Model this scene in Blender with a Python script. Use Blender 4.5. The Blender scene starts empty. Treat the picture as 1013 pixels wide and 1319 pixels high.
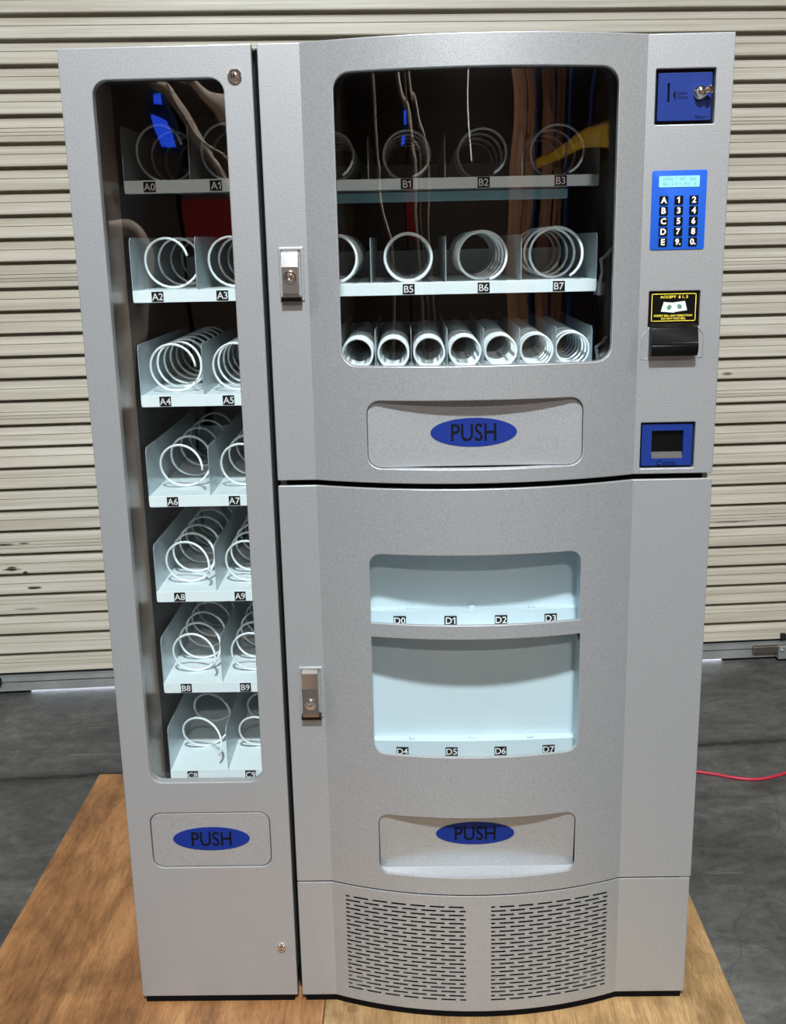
import bpy, bmesh, math, random
from mathutils import Vector, Matrix
random.seed(7)
S = bpy.context.scene
COL = S.collection
FLOOR_DROP = 0.14            # machine base stands this high above the concrete
Z0 = FLOOR_DROP

# ------------------------------------------------------------------ camera
def cam_basis(p, y, r):
    f = Vector((math.sin(y)*math.cos(p), math.cos(y)*math.cos(p), -math.sin(p)))
    rt = Vector((math.cos(y), -math.sin(y), 0)); up = rt.cross(f)
    return rt*math.cos(r)+up*math.sin(r), up*math.cos(r)-rt*math.sin(r), f
rt, up, fw = cam_basis(0.24815, -0.01687, -0.02166)
cd = bpy.data.cameras.new('camera'); cam = bpy.data.objects.new('camera', cd); COL.objects.link(cam)
M = Matrix.Identity(4)
for i in range(3):
    M[i][0] = rt[i]; M[i][1] = up[i]; M[i][2] = -fw[i]
M[0][3], M[1][3], M[2][3] = 0.5011, -1.6606, 1.3196+Z0
cam.matrix_world = M
cd.sensor_fit = 'HORIZONTAL'; cd.sensor_width = 36; cd.lens = 1377.94*36/1013
cd.clip_start = 0.05; cd.clip_end = 100
S.camera = cam

# ------------------------------------------------------------------ world, exposure
w = bpy.data.worlds.new('world'); S.world = w; w.use_nodes = True
w.node_tree.nodes['Background'].inputs[0].default_value = (0.80, 0.86, 1.0, 1)
w.node_tree.nodes['Background'].inputs[1].default_value = 12
S.view_settings.view_transform = 'Standard'; S.view_settings.look = 'None'
S.view_settings.gamma = 1; S.view_settings.use_curve_mapping = False
S.view_settings.exposure = 0.0
# high-bay lamps (x, y, z above machine base, watts, colour, radius); built further down
LAMPS = [
    ((0.60, -3.20, 4.65), 540, (0.89, 0.965, 1.0), 0.17, 'round high-bay lamp over the aisle facing the vending machine'),
    ((-3.9, -1.8, 4.3), 130, (1.0, 0.91, 0.84), 0.20, 'added warm fill lamp over the left side of the aisle'),  # this lamp and the next two are added as warm fill
    ((4.9, -1.8, 4.3), 130, (1.0, 0.91, 0.84), 0.20, 'added warm fill lamp above the pallet rack side of the aisle'),
    ((0.9, -6.2, 4.3), 250, (1.0, 0.92, 0.86), 0.20, 'added warm fill lamp deep in the aisle, farthest from the shutter'),
]

# ------------------------------------------------------------------ helpers
def lin(c):
    return tuple(((v/255)/12.92 if v/255 <= .04045 else ((v/255+.055)/1.055)**2.4) for v in c)

def mat(name, rgb, rough=.5, metal=0, spec=.5, emis=None, estr=0, noise=None, bump=None):
    """noise=(scale, amount[, stretch xyz]) value variation, bump=(scale, strength, distance)"""
    m = bpy.data.materials.new(name); m.use_nodes = True
    nt = m.node_tree; b = nt.nodes['Principled BSDF']
    c = (*lin(rgb), 1)
    b.inputs['Base Color'].default_value = c
    b.inputs['Roughness'].default_value = rough; b.inputs['Metallic'].default_value = metal
    b.inputs['Specular IOR Level'].default_value = spec
    if emis:
        b.inputs['Emission Color'].default_value = (*lin(emis), 1); b.inputs['Emission Strength'].default_value = estr
    tc = nt.nodes.new('ShaderNodeTexCoord')
    if noise:
        n = nt.nodes.new('ShaderNodeTexNoise'); n.inputs['Scale'].default_value = noise[0]; n.inputs['Detail'].default_value = 4
        mp = nt.nodes.new('ShaderNodeMapping'); nt.links.new(tc.outputs['Object'], mp.inputs[0])
        if len(noise) > 2: mp.inputs['Scale'].default_value = noise[2]
        nt.links.new(mp.outputs[0], n.inputs['Vector'])
        r = nt.nodes.new('ShaderNodeMapRange'); a = noise[1]
        r.inputs['From Min'].default_value = .25; r.inputs['From Max'].default_value = .75
        r.inputs['To Min'].default_value = 1-a; r.inputs['To Max'].default_value = 1+a
        nt.links.new(n.outputs['Fac'], r.inputs['Value'])
        h = nt.nodes.new('ShaderNodeVectorMath'); h.operation = 'SCALE'; h.inputs[0].default_value = c[:3]
        nt.links.new(r.outputs[0], h.inputs['Scale']); nt.links.new(h.outputs[0], b.inputs['Base Color'])
    if bump:
        n2 = nt.nodes.new('ShaderNodeTexNoise'); n2.inputs['Scale'].default_value = bump[0]; n2.inputs['Detail'].default_value = 3
        nt.links.new(tc.outputs['Object'], n2.inputs['Vector'])
        bp = nt.nodes.new('ShaderNodeBump'); bp.inputs['Strength'].default_value = bump[1]; bp.inputs['Distance'].default_value = bump[2]
        nt.links.new(n2.outputs['Fac'], bp.inputs['Height']); nt.links.new(bp.outputs[0], b.inputs['Normal'])
    return m

def glass_mat(name, tint=(1, 1, 1)):
    m = bpy.data.materials.new(name); m.use_nodes = True; nt = m.node_tree
    for n in list(nt.nodes): nt.nodes.remove(n)
    o = nt.nodes.new('ShaderNodeOutputMaterial'); mx = nt.nodes.new('ShaderNodeMixShader')
    fr = nt.nodes.new('ShaderNodeFresnel'); 
    ge = nt.nodes.new('ShaderNodeNewGeometry'); mr = nt.nodes.new('ShaderNodeMapRange')      # same index entering and leaving a thin pane
    mr.inputs['To Min'].default_value = 1.49; mr.inputs['To Max'].default_value = 1/1.49
    nt.links.new(ge.outputs['Backfacing'], mr.inputs['Value']); nt.links.new(mr.outputs[0], fr.inputs[0])
    t = nt.nodes.new('ShaderNodeBsdfTransparent'); t.inputs[0].default_value = (*tint, 1)
    g = nt.nodes.new('ShaderNodeBsdfGlossy'); g.inputs['Roughness'].default_value = .01
    # acrylic is slightly wavy
    tc = nt.nodes.new('ShaderNodeTexCoord'); n = nt.nodes.new('ShaderNodeTexNoise'); n.inputs['Scale'].default_value = 5; n.inputs['Detail'].default_value = 1
    bp = nt.nodes.new('ShaderNodeBump'); bp.inputs['Strength'].default_value = .35; bp.inputs['Distance'].default_value = .01
    nt.links.new(tc.outputs['Object'], n.inputs['Vector']); nt.links.new(n.outputs['Fac'], bp.inputs['Height'])
    nt.links.new(bp.outputs[0], g.inputs['Normal'])
    nt.links.new(fr.outputs[0], mx.inputs[0]); nt.links.new(t.outputs[0], mx.inputs[1]); nt.links.new(g.outputs[0], mx.inputs[2])
    nt.links.new(mx.outputs[0], o.inputs[0])
    return m

def ramp(nt, src, stops):
    r = nt.nodes.new('ShaderNodeValToRGB'); e = r.color_ramp.elements
    while len(e) < len(stops): e.new(.5)
    for k, (p, c) in enumerate(stops):
        e[k].position = p; e[k].color = (*lin(c), 1)
    nt.links.new(src, r.inputs[0]); return r

def noise_node(nt, vec, scale, detail=5, rough=.55, mscale=None, dist=0):
    if mscale:
        mp = nt.nodes.new('ShaderNodeMapping'); mp.inputs['Scale'].default_value = mscale
        nt.links.new(vec, mp.inputs[0]); vec = mp.outputs[0]
    n = nt.nodes.new('ShaderNodeTexNoise'); n.inputs['Scale'].default_value = scale; n.inputs['Detail'].default_value = detail
    n.inputs['Roughness'].default_value = rough; n.inputs['Distortion'].default_value = dist
    nt.links.new(vec, n.inputs['Vector']); return n

def mixc(nt, fac, a, b, mode='MIX'):
    x = nt.nodes.new('ShaderNodeMix'); x.data_type = 'RGBA'; x.blend_type = mode
    if hasattr(fac, 'is_linked'): nt.links.new(fac, x.inputs[0])
    else: x.inputs[0].default_value = fac
    for s, v in ((6, a), (7, b)):
        if hasattr(v, 'is_linked'): nt.links.new(v, x.inputs[s])
        else: x.inputs[s].default_value = (*lin(v), 1)
    return x.outputs[2]

def mathn(nt, op, a, b=None, c=None, clamp=False):
    n = nt.nodes.new('ShaderNodeMath'); n.operation = op; n.use_clamp = clamp
    for k, v in enumerate((a, b, c)):
        if v is None: continue
        if hasattr(v, 'is_linked'): nt.links.new(v, n.inputs[k])
        else: n.inputs[k].default_value = v
    return n.outputs[0]

# ---- mesh helpers: every mesh is written in machine coordinates (x right, y back, z up from the machine base)
def link(name, me, parent=None, off=(0, 0, 0)):
    o = bpy.data.objects.new(name, me); COL.objects.link(o)
    if parent is not None:
        o.parent = parent
    return o

def finish(bm, name, mats, parent, smooth=None):
    bmesh.ops.recalc_face_normals(bm, faces=bm.faces[:])
    me = bpy.data.meshes.new(name); bm.to_mesh(me); bm.free()
    if not isinstance(mats, (list, tuple)): mats = [mats]
    for m in mats: me.materials.append(m)
    if smooth is not None:
        me.polygons.foreach_set('use_smooth', [True]*len(me.polygons)); me.set_sharp_from_angle(angle=math.radians(smooth))
    return link(name, me, parent)

def tag(o, label, cat, group=None, kind=None):
    o['label'] = label
    if cat: o['category'] = cat
    if group: o['group'] = group
    if kind: o['kind'] = kind
    return o

def empty(name, loc):
    o = bpy.data.objects.new(name, None); COL.objects.link(o); o.location = loc; o.empty_display_size = .1
    return o

def box(bm, x0, x1, y0, y1, z0, z1, mi=0, bev=0):
    vs = [bm.verts.new((x, y, z)) for x in (x0, x1) for y in (y0, y1) for z in (z0, z1)]
    fs = []
    for q in ((0, 1, 3, 2), (4, 6, 7, 5), (0, 4, 5, 1), (2, 3, 7, 6), (0, 2, 6, 4), (1, 5, 7, 3)):
        f = bm.faces.new([vs[k] for k in q]); f.material_index = mi; fs.append(f)
    bmesh.ops.recalc_face_normals(bm, faces=fs)
    if bev:
        es = list({e for f in fs for e in f.edges})
        r = bmesh.ops.bevel(bm, geom=es, offset=bev, segments=2, affect='EDGES', profile=.5)
        for f in r['faces']: f.material_index = mi
    return vs

def rrect(x0, x1, z0, z1, r=0, n=6):
    """returns a function inset -> loop of points; r one radius or (bl, br, tr, tl)"""
    rs = r if isinstance(r, (tuple, list)) else (r,)*4
    def f(ins):
        out = []
        X0, X1, ZA, ZB = x0+ins, x1-ins, z0+ins, z1-ins
        for (cx, cz, a0, rr) in ((X0, ZA, 180, rs[0]), (X1, ZA, 270, rs[1]), (X1, ZB, 0, rs[2]), (X0, ZB, 90, rs[3])):
            if rr <= 0: out.append((cx, cz)); continue
            rr = max(rr-ins, .0005)
            sx = 1 if cx == X0 else -1; sz = 1 if cz == ZA else -1
            for k in range(n+1):
                a = math.radians(a0+90*k/n)
                out.append((cx+sx*rr+rr*math.cos(a), cz+sz*rr+rr*math.sin(a)))
        return out
    return f

def ellipse(cx, cz, a, b, n=40):
    return lambda ins: [(cx+(a-ins)*math.cos(2*math.pi*k/n), cz+(b-ins)*math.sin(2*math.pi*k/n)) for k in range(n)]

def panel(bm, outer, holes=(), y=0, t=.002, bev=.0012, mi=0, back=True, hbev=None):
    """solid plate facing -Y with front face at depth y, holes, rounded front edges"""
    start = set(bm.faces)
    def ring(fn, sign, bev=bev):
        loops = []
        steps = ((bev, 0), (bev*.3, bev*.3), (0, bev)) if bev else ((0, 0),)
        for ins, d in steps + ((0, t),):
            loops.append([bm.verts.new((p[0], y+d, p[1])) for p in fn(sign*ins)])
        n = len(loops[0])
        for a, b in zip(loops, loops[1:]):
            for k in range(n):
                bm.faces.new((a[k], a[(k+1) % n], b[(k+1) % n], b[k]))
        return loops[0], loops[-1]
    fr, bk = [], []
    a, b = ring(outer, 1); fr.append(a); bk.append(b)
    for h in holes:
        a, b = ring(h, -1, bev if hbev is None else hbev); fr.append(a); bk.append(b)
    for loops, nrm in ((fr, (0, -1, 0)), (bk, (0, 1, 0))):
        if loops is bk and not back: continue
        if len(loops) == 1:
            bm.faces.new(loops[0])
        else:
            es = []
            for l in loops:
                for k in range(len(l)):
                    es.append(bm.edges.get((l[k], l[(k+1) % len(l)])))
            bmesh.ops.triangle_fill(bm, use_beauty=True, use_dissolve=False, edges=es, normal=nrm)
    new = [f for f in bm.faces if f not in start]
    for f in new: f.material_index = mi
    return new

# bulged front of the main machine
XC, CH, SG = .6035, .2515, .048
RR = (CH*CH+SG*SG)/(2*SG)
def prof(x):
    a = abs(x-XC)
    return 0 if a >= CH else -(math.sqrt(RR*RR-a*a)-(RR-SG))
def bend(bm, n=56, cut=True):
    if cut:
        for k in range(n+1):
            x = XC-CH+2*CH*k/n
            bmesh.ops.bisect_plane(bm, geom=bm.verts[:]+bm.edges[:]+bm.faces[:], dist=1e-6, plane_co=(x, 0, 0), plane_no=(1, 0, 0))
    for v in bm.verts: v.co.y += prof(v.co.x)

def cyl(bm, c, axis, r0, r1, h, n=20, mi=0, cap=True):
    """cylinder or cone from point c along unit axis"""
    ax = Vector(axis).normalized(); u = ax.orthogonal().normalized(); v = ax.cross(u); c = Vector(c)
    A = [bm.verts.new(c+(u*math.cos(2*math.pi*k/n)+v*math.sin(2*math.pi*k/n))*r0) for k in range(n)]
    B = [bm.verts.new(c+ax*h+(u*math.cos(2*math.pi*k/n)+v*math.sin(2*math.pi*k/n))*r1) for k in range(n)]
    fs = [bm.faces.new((A[k], A[(k+1) % n], B[(k+1) % n], B[k])) for k in range(n)]
    if cap: fs += [bm.faces.new(A[::-1]), bm.faces.new(B)]
    for f in fs: f.material_index = mi
    return fs

def lathe(bm, c, axis, prof_pts, n=24, mi=0):
    """prof_pts: (distance along axis, radius)"""
    ax = Vector(axis).normalized(); u = ax.orthogonal().normalized(); v = ax.cross(u); c = Vector(c)
    prev = None
    for d, r in prof_pts:
        R = [bm.verts.new(c+ax*d+(u*math.cos(2*math.pi*k/n)+v*math.sin(2*math.pi*k/n))*max(r, 1e-4)) for k in range(n)]
        if prev:
            for k in range(n): bm.faces.new((prev[k], prev[(k+1) % n], R[(k+1) % n], R[k])).material_index = mi
        else: bm.faces.new(R[::-1]).material_index = mi
        prev = R
    bm.faces.new(prev).material_index = mi

def tube(bm, pts, r, n=6, mi=0):
    pts = [Vector(p) for p in pts]; prev = None; u = None
    for k, p in enumerate(pts):
        t = (pts[min(k+1, len(pts)-1)]-pts[max(k-1, 0)]).normalized()
        u = t.orthogonal().normalized() if u is None else (u-t*u.dot(t)).normalized()
        v = t.cross(u)
        R = [bm.verts.new(p+(u*math.cos(2*math.pi*j/n)+v*math.sin(2*math.pi*j/n))*r) for j in range(n)]
        if prev:
            for j in range(n): bm.faces.new((prev[j], prev[(j+1) % n], R[(j+1) % n], R[j])).material_index = mi
        else: bm.faces.new(R[::-1]).material_index = mi
        prev = R
    bm.faces.new(prev).material_index = mi

_txt = {}
def text_mesh(s, bold=0):
    if (s, bold) not in _txt:
        c = bpy.data.curves.new('t', 'FONT'); c.body = s; c.size = 1; c.align_x = 'CENTER'; c.align_y = 'CENTER'
        c.resolution_u = 3; c.fill_mode = 'FRONT'; c.offset = bold; c.space_line = .9
        o = bpy.data.objects.new('t', c); COL.objects.link(o)
        me = bpy.data.meshes.new_from_object(o.evaluated_get(bpy.context.evaluated_depsgraph_get()))
        xs = [v.co.x for v in me.vertices]; ys = [v.co.y for v in me.vertices]
        cx, cy = (min(xs)+max(xs))/2, (min(ys)+max(ys))/2
        _txt[(s, bold)] = ([(v.co.x-cx, v.co.y-cy) for v in me.vertices], [tuple(p.vertices) for p in me.polygons], max(xs)-min(xs), max(ys)-min(ys))
        bpy.data.objects.remove(o); bpy.data.meshes.remove(me)
    return _txt[(s, bold)]
def add_text(bm, s, cx, y, cz, h=None, wd=None, mi=1, bold=0, sx=1, follow=False):
    """flat lettering in the XZ plane facing -Y; h total height or wd total width"""
    vs, fs, W, H = text_mesh(s, bold)
    k = h/H if h else wd/W
    if h and wd: sx = wd/(W*k)
    V = [bm.verts.new((cx+p[0]*k*sx, y+(prof(cx+p[0]*k*sx) if follow else 0), cz+p[1]*k)) for p in vs]
    for f in fs:
        try: bm.faces.new([V[i] for i in f]).material_index = mi
        except ValueError: pass
    if s.endswith('1') and '\n' not in s:                    # the face's plain stroke gets the flag the printed 1 has
        bw = text_mesh('1', bold)[2]; xl = W/2-bw; q = [(xl+bw*.3, H/2), (xl-.26*H, H/2-.24*H), (xl-.26*H, H/2-.38*H), (xl+bw*.3, H/2-.20*H)]
        if bw < .35*H: bm.faces.new([bm.verts.new((cx+a*k*sx, y, cz+b*k)) for a, b in q]).material_index = mi

# ------------------------------------------------------------------ materials
def silver_paint():
    m = mat('silver_powder_coat', (163, 166, 169), rough=.40, metal=.5, noise=(420, .17), bump=(700, .25, .0008))
    return m
M_SILVER = silver_paint()
M_INNER = mat('interior_charcoal', (44, 45, 48), rough=.6, noise=(6, .15))
M_LINING = mat('grey_lining_warm_tint', (186, 164, 150), rough=.3, metal=.15, noise=(3, .15, (8, 8, 1)))  # grey metal; brown reflection of the surroundings put into the colour
M_BLACK = mat('black_plastic', (8, 8, 9), rough=.35, spec=.18)
M_GASKET = mat('black_gasket', (6, 6, 7), rough=.8, spec=.1)
M_TRAY = mat('tray_white_enamel', (232, 244, 246), rough=.35)
M_DIV = mat('divider_galvanised', (190, 204, 210), rough=.3, metal=.35)
M_COIL = mat('coil_white_coating', (236, 244, 245), rough=.35)
M_LINER = mat('display_liner_white', (200, 217, 224), rough=.45)
M_STICK = mat('sticker_black', (10, 10, 10), spec=.2, rough=.6)
M_STICKW = mat('sticker_print_white', (225, 225, 225), rough=.5)
M_BLUE = mat('panel_blue', (17, 44, 116), spec=.25, rough=.5, noise=(400, .04))
M_BADGE = mat('badge_blue', (15, 40, 116), spec=.2, rough=.55)
M_KEYBLUE = mat('keypad_blue', (26, 86, 190), spec=.25, rough=.55)
M_INK = mat('dark_print', (6, 8, 18), spec=.15, rough=.7)
M_CHROME = mat('chrome', (225, 222, 220), rough=.12, metal=1)
M_SATIN = mat('satin_nickel', (160, 152, 146), rough=.35, metal=1, bump=(600, .3, .0008))
M_LATCH = mat('latch_zinc', (200, 206, 208), rough=.3, metal=.4)
M_LCD = mat('lcd_backlight', (120, 180, 185), rough=.4, emis=(170, 235, 240), estr=.26)
M_LCDINK = mat('lcd_segments', (100, 150, 155), rough=.4, emis=(140, 205, 210), estr=.16)
M_YELLOW = mat('print_yellow', (236, 214, 70), rough=.5)
M_BILL = mat('banknote_print', (205, 222, 210), rough=.6, noise=(260, .25))
M_BILLINK = mat('banknote_ink', (92, 128, 108), rough=.6)
M_GLASS = glass_mat('acrylic_pane', (.96, .97, .97))

# ================================================================== SETTING
# the building is turned a little against the machine
WA = math.atan(.0777); WP = Vector((-.9, 1.69, 0))
def room(o):
    o.matrix_world = Matrix.Translation((WP.x, WP.y, 0)) @ Matrix.Rotation(WA, 4, 'Z')
    return o

VJ = -.625
def concrete():
    m = mat('concrete_floor', (100, 102, 102), rough=.55, spec=.4); nt = m.node_tree; b = nt.nodes['Principled BSDF']
    tc = nt.nodes.new('ShaderNodeTexCoord').outputs['Object']
    a = noise_node(nt, tc, 2.2, 8, .62, dist=.6); c = noise_node(nt, tc, 30, 9, .75, dist=.5); d = noise_node(nt, tc, 6, 7, .65, (1, 2.2, 1), 1.2)
    col = ramp(nt, a.outputs['Fac'], [(.28, (68, 69, 69)), (.5, (103, 104, 102)), (.72, (134, 135, 132))]).outputs[0]
    col = mixc(nt, .7, col, ramp(nt, c.outputs['Fac'], [(.3, (104, 104, 102)), (.55, (188, 188, 186)), (.75, (225, 225, 222))]).outputs[0], 'MULTIPLY')
    col = mixc(nt, .45, col, ramp(nt, d.outputs['Fac'], [(.35, (120, 120, 118)), (.6, (255, 255, 255))]).outputs[0], 'MULTIPLY')
    # hairline cracks and pale scratches
    v = nt.nodes.new('ShaderNodeTexVoronoi'); v.feature = 'DISTANCE_TO_EDGE'; v.inputs['Scale'].default_value = 1.7
    dv = nt.nodes.new('ShaderNodeMix'); dv.data_type = 'VECTOR'; dv.inputs[0].default_value = .12
    nt.links.new(tc, dv.inputs[4]); nt.links.new(noise_node(nt, tc, 3, 4).outputs['Color'], dv.inputs[5]); nt.links.new(dv.outputs[1], v.inputs['Vector'])
    cr = mathn(nt, 'LESS_THAN', v.outputs['Distance'], .004)
    cr = mathn(nt, 'MULTIPLY', cr, mathn(nt, 'GREATER_THAN', a.outputs['Fac'], .5))
    col = mixc(nt, mathn(nt, 'MULTIPLY', cr, .22), col, (45, 46, 46))
    sc = noise_node(nt, tc, 1.0, 2, .5, (3, 60, 1), 1.2)
    s2 = mathn(nt, 'MULTIPLY', mathn(nt, 'GREATER_THAN', sc.outputs['Fac'], .74), .22)
    col = mixc(nt, s2, col, (170, 170, 165))
    # dirt gathered along the joint
    sp = nt.nodes.new('ShaderNodeSeparateXYZ'); nt.links.new(tc, sp.inputs[0])
    dj = mathn(nt, 'ABSOLUTE', mathn(nt, 'SUBTRACT', sp.outputs[1], VJ))
    dj = mathn(nt, 'SUBTRACT', 1, mathn(nt, 'DIVIDE', dj, mathn(nt, 'MULTIPLY', noise_node(nt, tc, 5, 5).outputs['Fac'], .09)), clamp=True)
    col = mixc(nt, mathn(nt, 'MULTIPLY', dj, .8), col, (40, 40, 39))
    nt.links.new(col, b.inputs['Base Color'])
    bp = nt.nodes.new('ShaderNodeBump'); bp.inputs['Strength'].default_value = .35; bp.inputs['Distance'].default_value = .004
    nt.links.new(c.outputs['Fac'], bp.inputs['Height']); nt.links.new(bp.outputs[0], b.inputs['Normal'])
    return m
M_CONC = concrete()
M_JOINT = mat('joint_filler', (38, 38, 37), rough=.9, noise=(40, .4))

# floor: a bed with two slabs and an open joint between them (room coordinates: u along the shutter, v towards the camera is negative)
bm = bmesh.new(); box(bm, -7, 9, -12, 4, -.12, -.014)
floor = room(finish(bm, 'floor', M_JOINT, None)); tag(floor, 'grey concrete floor with an expansion joint behind the platform', 'floor', kind='structure')
VJ = -.625
for side in (0, 1):
    bm = bmesh.new(); N = 640
    edge = []
    for k in range(N+1):
        u = -7+16*k/N
        j = VJ+(.009 if side else -.009)+random.uniform(-.006, .004)*(1 if side else -1)*-1+.004*math.sin(u*3.1)
        edge.append((u, j))
    far = 4 if side else -12
    T = [bm.verts.new((u, j, 0)) for u, j in edge]; Bv = [bm.verts.new((u, j, -.0145)) for u, j in edge]
    bm.faces.new(T+[bm.verts.new((9, far, 0)), bm.verts.new((-7, far, 0))])
    for k in range(N): bm.faces.new((T[k], T[k+1], Bv[k+1], Bv[k]))
    finish(bm, 'slab', M_CONC, floor)

# shutter slats
def shutter_mat():
    m = mat('shutter_cream_paint', (208, 207, 200), rough=.42, spec=.4); nt = m.node_tree; b = nt.nodes['Principled BSDF']
    g = nt.nodes.new('ShaderNodeNewGeometry').outputs['Position']
    a = noise_node(nt, g, 3, 5, .6, (.5, .5, 26)); c = noise_node(nt, g, 1.2, 4, .6)
    col = ramp(nt, a.outputs['Fac'], [(.3, (166, 162, 149)), (.5, (186, 182, 170)), (.72, (206, 204, 195))]).outputs[0]
    col = mixc(nt, .5, col, ramp(nt, c.outputs['Fac'], [(.35, (232, 227, 216)), (.65, (255, 255, 255))]).outputs[0], 'MULTIPLY')
    # scuffs left by trolleys: dark ellipses (x, z, rx, rz)
    sep = nt.nodes.new('ShaderNodeSeparateXYZ'); nt.links.new(g, sep.inputs[0])
    wob = mathn(nt, 'MULTIPLY', mathn(nt, 'SUBTRACT', noise_node(nt, g, 22, 3).outputs['Fac'], .5), 1.6)
    tot = None
    for (x, z, rx, rz, s) in ((-.835, .383, .045, .006, .7), (-.765, .385, .022, .004, .7), (-.81, .298, .034, .006, .9), (-.772, .285, .010, .008, .9), (-.745, .232, .030, .006, .9),
                              (-.78, .160, .045, .006, .35), (-.81, .305, .02, .003, .8), (1.60, .367, .10, .003, .5), (1.55, .873, .02, .006, .5)):
        dx = mathn(nt, 'DIVIDE', mathn(nt, 'SUBTRACT', sep.outputs[0], x), rx); dz = mathn(nt, 'DIVIDE', mathn(nt, 'SUBTRACT', sep.outputs[2], z+Z0), rz)
        d = mathn(nt, 'ADD', mathn(nt, 'ADD', mathn(nt, 'MULTIPLY', dx, dx), mathn(nt, 'MULTIPLY', dz, dz)), wob)
        k = mathn(nt, 'MULTIPLY', mathn(nt, 'SUBTRACT', 1, d, clamp=True), s*1.5, clamp=True)
        tot = k if tot is None else mathn(nt, 'MAXIMUM', tot, k)
    col = mixc(nt, tot, col, (42, 42, 38))
    nt.links.new(col, b.inputs['Base Color']); return m
M_SHUT = shutter_mat()
M_DIRT = mat('shutter_crease_dirt', (140, 112, 80), rough=.8, noise=(20, .3))
M_GALV = mat('galvanised_steel', (150, 156, 156), rough=.45, metal=.5, noise=(9, .18))
M_RUBBER = mat('black_rubber', (14, 14, 14), rough=.8)
shutter = empty('door_1', (0, 0, 0)); room(shutter)
tag(shutter, 'cream roll-up shutter door of horizontal slats behind the machine', 'shutter door', kind='structure')
def slat_mesh(h, seam):
    # section: (height below the slat's top edge / y towards the room is negative)
    sec = [(0, .024), (.0095, .024), (.0105, .010), (.0135, .002), (.018, -.003), (h*.47, -.0062), (h*.49, -.0062), (h*.5, -.0038)]
    if seam: sec += [(h*.63, -.006), (h*.635, -.0035), (h*.66, -.0035), (h*.665, -.0065), (h*.76, -.0065), (h*.765, -.004), (h*.78, -.004), (h*.785, -.007)]
    sec += [(h*.93, -.009), (h*.985, -.0085), (h*.999, -.006), (h, .024)]
    bm = bmesh.new(); prev = None
    for d, y in sec:
        r = [bm.verts.new((u, y, -d)) for u in (-2.3, -.75, .9, 2.5, 4.3)]
        if prev:
            for k in range(4):
                f = bm.faces.new((prev[k], prev[k+1], r[k+1], r[k])); f.material_index = 1 if abs(d-h*.5) < 1e-6 else 0
        prev = r
    back = [bm.verts.new((u, .026, 0)) for u in (-2.3, 4.3)], [bm.verts.new((u, .026, -h)) for u in (-2.3, 4.3)]
    bm.faces.new((back[0][0], back[0][1], back[1][1], back[1][0]))
    me = bpy.data.meshes.new('slat'); bmesh.ops.recalc_face_normals(bm, faces=bm.faces[:]); bm.to_mesh(me); bm.free()
    me.materials.append(M_SHUT); me.materials.append(M_DIRT); return me
SL, SLS = slat_mesh(.0695, False), slat_mesh(.0785, True)
z = -.065+Z0; k = 0
zs = []
# going up: five plain slats under each seamed one, seams at .352, .778, 1.202, 1.629
seq = [False]*6+[True]+([False]*5+[True])*6
for s in seq:
    h = .0785 if s else .0695
    o = link('slat', SLS if s else SL, shutter); o.location = (0, 0, z+h); z += h
SHTOP = z
bm = bmesh.new(); box(bm, -2.3, 4.3, .002, .02, .064, .077); finish(bm, 'rubber_seal', M_RUBBER, shutter)
bm = bmesh.new()
prevr = None
for y, zz in ((.006, .0655), (-.012, .0615), (-.014, .046), (-.004, .043), (-.010, .040), (-.013, .012), (-.006, .0095), (.016, .0095), (.016, .0655)):
    r = [bm.verts.new((u, y, zz)) for u in (-2.3, 4.3)]
    if prevr: bm.faces.new((prevr[0], prevr[1], r[1], r[0]))
    prevr = r
finish(bm, 'bottom_bar', M_GALV, shutter)
bm = bmesh.new(); 
for a, b in ((-2.3, .10), (.80, 2.36), (2.50, 4.3)):
    bm = bmesh.new(); box(bm, a, b, -.002, .012, 0, .0095); finish(bm, 'floor_seal', M_RUBBER, shutter)
# slide bolt at the right, latch at the left
bolt = finish(*(lambda b: (box(b, 2.60, 2.70, -.030, -.012, .030, .058, bev=.003), b)[1:] + ('slide_bolt', M_SATIN, shutter))(bmesh.new()))
bm = bmesh.new(); box(bm, 2.685, 2.85, -.040, -.012, .010, .060, bev=.004); lathe(bm, (2.695, -.04, .045), (0, -1, 0), [(0, .006), (.004, .006), (.006, .003)], 12); finish(bm, 'latch_plate', M_GALV, shutter)
bm = bmesh.new(); box(bm, 2.70, 2.718, -.020, 0, .076, .096, bev=.002); finish(bm, 'stop_clip', M_RUBBER, shutter)
bm = bmesh.new(); box(bm, -.13, .012, -.026, -.010, .036, .062, bev=.003); finish(bm, 'latch_block', M_RUBBER, shutter)

M_WALL = mat('warehouse_wall', (150, 128, 106), rough=.8, noise=(1.5, .15))
M_CEIL = mat('warehouse_ceiling', (150, 136, 120), rough=.8, noise=(1, .1))
def wallbox(name, label, *b):
    bm = bmesh.new(); box(bm, *b); o = room(finish(bm, name, M_WALL, None)); tag(o, label, 'wall', kind='structure'); return o
wallbox('wall_back', 'warehouse wall above the shutter door', -2.3, 4.3, .02, .2, SHTOP-.05, 5.2)
wallbox('wall_back_left', 'warehouse wall left of the shutter door', -7, -2.25, .0, .2, 0, 5.2)
wallbox('wall_back_right', 'warehouse wall right of the shutter door', 4.25, 9, .0, .2, 0, 5.2)
wallbox('wall_left', 'left warehouse wall', -7.2, -7, -12, .2, 0, 5.2)
wallbox('wall_right', 'right warehouse wall', 9, 9.2, -12, .2, 0, 5.2)
M_WALL = mat('warehouse_wall_dark', (98, 82, 72), rough=.8, noise=(1.5, .25))
wallbox('wall_front', 'dark far wall of the warehouse behind the photographer', -7.2, 9.2, -12.2, -12, 0, 5.2)
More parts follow.
